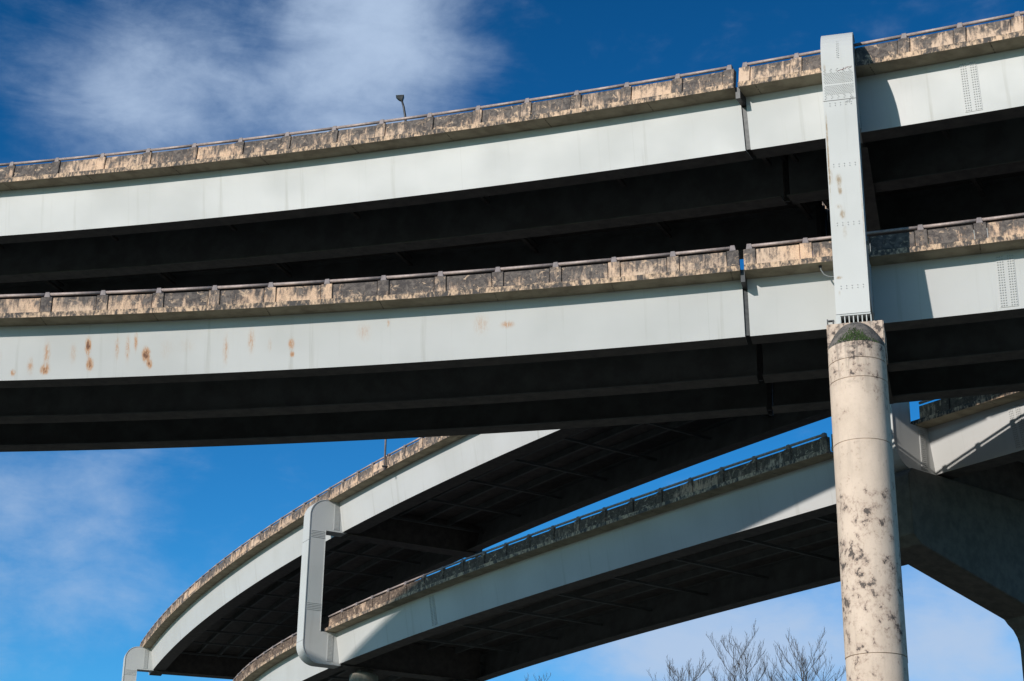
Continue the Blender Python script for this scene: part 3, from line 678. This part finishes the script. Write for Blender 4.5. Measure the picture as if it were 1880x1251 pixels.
def round_pillar(label, base, o, r=.98):
    x, y, hd, zl = base; t = thing('round_pillar', label, 'pillar', (x-math.sin(hd)*o, y+math.cos(hd)*o, 0), hd, 'round pillars of the far viaduct')
    top = zl-HG-.42; mb = MB(); mb.tube([(0, 0, 0), (0, 0, top-.25), (0, 0, top-.06), (0, 0, top)], [r, r, r*.96, r*.86], 32); mb.obj('shaft', M['pier'], t, True)
    mb = MB(); mb.box(-.45, .45, -.45, .45, top+.002, zl-HG-.14); mb.obj('bearing', M['under'], t)
round_pillar('round pillar top just showing beneath the middle steel frame at the bottom edge', MBT, 3.2)
round_pillar('round pillar under the inner side of the middle steel frame', MBT, 10.2)
round_pillar('round pillar under the outer side of the far left frame', FBT, 3.2)
round_pillar('round pillar under the inner side of the far left frame', FBT, 10.2)

# ------------------------------------------------------------------ small fittings
q = P_NL.sx(11.0)
cd = thing('drain_conduit', 'thin curved grey conduit hanging under the lower deck beside the tall frame', 'pipe', (0, 0, 0))
mb = MB(); mb.tube([P_NL.p(q-.35, .30, -.02), P_NL.p(q-.33, .27, -.18), P_NL.p(q-.22, .16, -.42), P_NL.p(q-.02, -.05, -.62), P_NL.p(q+.16, -.22, -.70)], .028, 7); mb.obj('conduit_tube', M['inner'], cd, True)
mb = MB(); mb.tube([P_NL.p(q-.35, .30, -.075), P_NL.p(q-.35, .30, -.013)], .06, 8); mb.obj('flange', M['dark'], cd)
for path, j0, j1, lab in ((P_NL, jl0, jl1, 'dark steel seal and added light-blocking plates in the lower deck joint of the near viaduct'), (P_NU, ju0, ju1, 'dark steel seal and added light-blocking plates in the upper deck joint of the near viaduct')):
    t = thing('expansion_joint', lab, 'joint')
    a = .035
    mb = MB(); mb.hexa([path.p(s_, o+oo, z) for z, oo in ((-HG+.06, 1.22), (-.07, .88)) for s_, o in ((j0-.12, 0), (j1+.12, 0), (j1+.12, .06), (j0-.12, .06))]); mb.obj('gap_blocker', M['dark'], t)  # added plate behind the webs, keeps sun from leaking through the gap
    mb = MB(); mb.hexa([path.p(s_, o, z) for z in (-.35, .12) for s_, o in ((j0+.003, .22), (j1-.003, .22), (j1-.003, 10.4), (j0+.003, 10.4))]); mb.obj('seal', M['dark'], t)
    for oo in ((5.6, 9.0, 9.6) if path is P_NL else (5.75, 10.0, 10.7, 11.05)):
        mb = MB(); mb.hexa([path.p(s_, o, z) for z in (-HG-.02, -.05) for s_, o in ((j0+.002, oo), (j1-.002, oo), (j1-.002, oo+.1), (j0+.002, oo+.1))]); mb.obj('gap_blocker', M['dark'], t)  # added plates further in, close the gap against sky and sun

# street lamps ---------------------------------------------------------------------------------
def lamp(label, base, pts, head, hd, radii, mat=None):
    t = thing('street_lamp', label, 'street lamp', base, hd, 'street lamps on the viaducts')
    mb = MB(); mb.tube(pts, radii, 10); mb.obj('pole', mat or M['dark'], t, True)
    hx, hy, hz = head
    mb = MB()                                                # cobra head: flat lid, tapering bowl
    mb.hexa([(hx-.13, hy-.11, hz-.02), (hx+.08, hy-.11, hz-.12), (hx+.08, hy+.11, hz-.12), (hx-.13, hy+.11, hz-.02), (hx-.27, hy-.16, hz+.16), (hx+.15, hy-.16, hz+.19), (hx+.15, hy+.16, hz+.19), (hx-.27, hy+.16, hz+.16)])
    me = bevel(mb.mesh('lamp_head', M['dark']), .03, 2); lh_ = place('lamp_head', me, (0, 0, 0), (0, 0, 0), t)
    mb = MB(); mb.hexa([(hx-.26, hy-.14, hz+.165), (hx+.14, hy-.14, hz+.195), (hx+.14, hy+.14, hz+.195), (hx-.26, hy+.14, hz+.165), (hx-.2, hy-.1, hz+.20), (hx+.09, hy-.1, hz+.22), (hx+.09, hy+.1, hz+.22), (hx-.2, hy+.1, hz+.20)])
    mb.obj('lid', M['lens'], lh_)
    mb = MB(); mb.box(-.16, .16, -.16, .16, 0, .06); mb.obj('base_plate', M['dark'], t)
    return t
LA = P_NU.p(P_NU.sx(-9.75), 11.65, .80)
lx, ly, lz = LA
zA = 0.5706*ly+EYE-lz-.16
lamp('dark curved street lamp rising above the upper deck of the near viaduct', (lx, ly, lz), [(0.05, 0, 0), (.05, 0, 1.5), (.05, 0, zA-2.2), (.03, 0, zA-1.5), (-.03, 0, zA-.9), (-.12, 0, zA-.4), (-.22, 0, zA-.05)], (-.26, 0, zA), 0, [.09, .08, .07, .065, .06, .055, .05])
qB = s_y(P_BU, 107.6); bx, by, bz = P_BU.p(qB, -.14, .10)
lamp('slim street lamp pole bolted outside the barrier of the far upper deck', (bx, by, bz), [(0, 0, -.2), (0, 0, 3), (0, 0, 6.2), (.05, .2, 6.9), (.2, .6, 7.3), (.4, 1.2, 7.5)], (.5, 1.3, 7.45), 0, [.07, .065, .06, .055, .05, .05], M['post'])
# twin floodlights on the far rail of the near lower deck
qT = P_NL.sx(8.9); tx_, ty_, tz_ = P_NL.p(qT, 10.55, 1.03)
tw = thing('twin_floodlight', 'small twin floodlight on the far rail of the near lower deck', 'floodlight', (tx_, ty_, tz_), hd)
mb = MB(); mb.tube([(0, 0, -.2), (0, 0, .25)], .05, 8); mb.obj('stem', M['dark'], tw)
mb = MB(); mb.tube([(-.32, 0, .2), (.32, 0, .2)], .035, 8); mb.obj('arm', M['dark'], tw)
for sx in (-1, 1):
    mb = MB(); mb.hexa([(sx*.32+a*.12, b_*.09, .14) for a, b_ in ((-1, -1), (1, -1), (1, 1), (-1, 1))]+[(sx*.32+a*.06, b_*.06, .55) for a, b_ in ((-1, -1), (1, -1), (1, 1), (-1, 1))]); mb.obj('flood_head', M['dark'], tw)

# ------------------------------------------------------------------ bare winter trees
def bare_tree(label, x, y, h, seed, spread=1.0):
    r = random.Random(seed); t = thing('bare_tree', label, 'tree', (x, y, 0), 0, 'bare trees below the viaduct')
    tr = MB(); br = MB()
    pts = []; px, py = 0, 0; n = 14
    for i in range(n+1): pts.append((px, py, h*i/n)); px += r.uniform(-.09, .09); py += r.uniform(-.09, .09)
    rads = [.13*(1-i/n)**.9+.008 for i in range(n+1)]
    tr.tube(pts, rads, 7)
    def grow(p, d, ln, rad, lev):
        k = 5 if lev < 2 else 4; path = [Vector(p)]; dd = Vector(d).normalized(); rr = [rad]
        for i in range(k):
            dd = (dd+Vector((r.uniform(-.16, .16), r.uniform(-.16, .16), .10+r.uniform(-.06, .10)))).normalized()
            path.append(path[-1]+dd*ln/k); rr.append(max(.004, rad*(1-.82*(i+1)/k)))
        br.tube(path, rr, 4 if lev < 2 else 3, False)
        if lev >= 2: return
        m_ = {0: 9, 1: 5}[lev]
        for i in range(m_):
            f = .22+.75*(i+r.random()*.6)/m_; idx = min(k-1, int(f*k)); b = path[idx].lerp(path[idx+1], f*k-idx)
            az = r.uniform(0, 6.283); side = Vector((math.cos(az), math.sin(az), r.uniform(.15, .7)))
            nd = ((path[idx+1]-path[idx]).normalized()*1.15+side*.75)
            grow(b, nd, ln*r.uniform(.34, .52)*(1.05-.45*f), max(.0055, rr[idx]*.55), lev+1)
    nb = 28
    for i in range(nb):
        f = .42+.57*i/nb; idx = min(n-1, int(f*n)); b = Vector(pts[idx]).lerp(Vector(pts[idx+1]), f*n-idx); az = i*2.4+r.uniform(-.5, .5)
        grow(b, (math.cos(az)*spread*.85, math.sin(az)*spread*.85, 1.0), h*(.36*(1-f)+.075)*r.uniform(.8, 1.25), rads[idx]*.38+.005, 0)
    tr.obj('trunk', M['bark'], t, True); br.obj('crown', M['bark'], t)
    return t
TREES = [(0.95, 66.5, 13.40, 'leftmost bare tree, only its thin top showing under the far deck'), (1.95, 67.5, 13.50, 'bare treetop just right of the leftmost one, against the dark deck'),
         (6.75, 67.0, 13.95, 'low bushy bare treetop at the left of the group by the pillar'), (7.6, 70.0, 14.55, 'bare tree between the bushy one and the tallest in the group'),
         (8.40, 68.0, 15.05, 'tallest dense bare tree in the group left of the pillar'), (9.60, 68.0, 14.85, 'slender bare tree standing alone right of the tallest one'),
         (11.30, 68.0, 14.95, 'wide bare tree second from the pillar'), (11.85, 69.5, 15.0, 'thin bare tree crossing the wide one near the pillar'), (12.65, 68.0, 14.15, 'round topped bare tree nearest to the concrete pillar')]
for i, (x, y, h, lab) in enumerate(TREES): bare_tree(lab, x, y, h*(.95 if i > 1 else .91)+EYE, 11+i, 1.25+.25*(i % 3))

# ------------------------------------------------------------------ ground
mb = MB(); n = 24; ext = 3000
gv = [(x, y, 0) for y in np.linspace(-ext, ext, n) for x in np.linspace(-ext, ext, n)]
g = mesh_obj('ground', gv, [(j*n+i, j*n+i+1, (j+1)*n+i+1, (j+1)*n+i) for j in range(n-1) for i in range(n-1)], M['ground']); g['kind'] = 'structure'
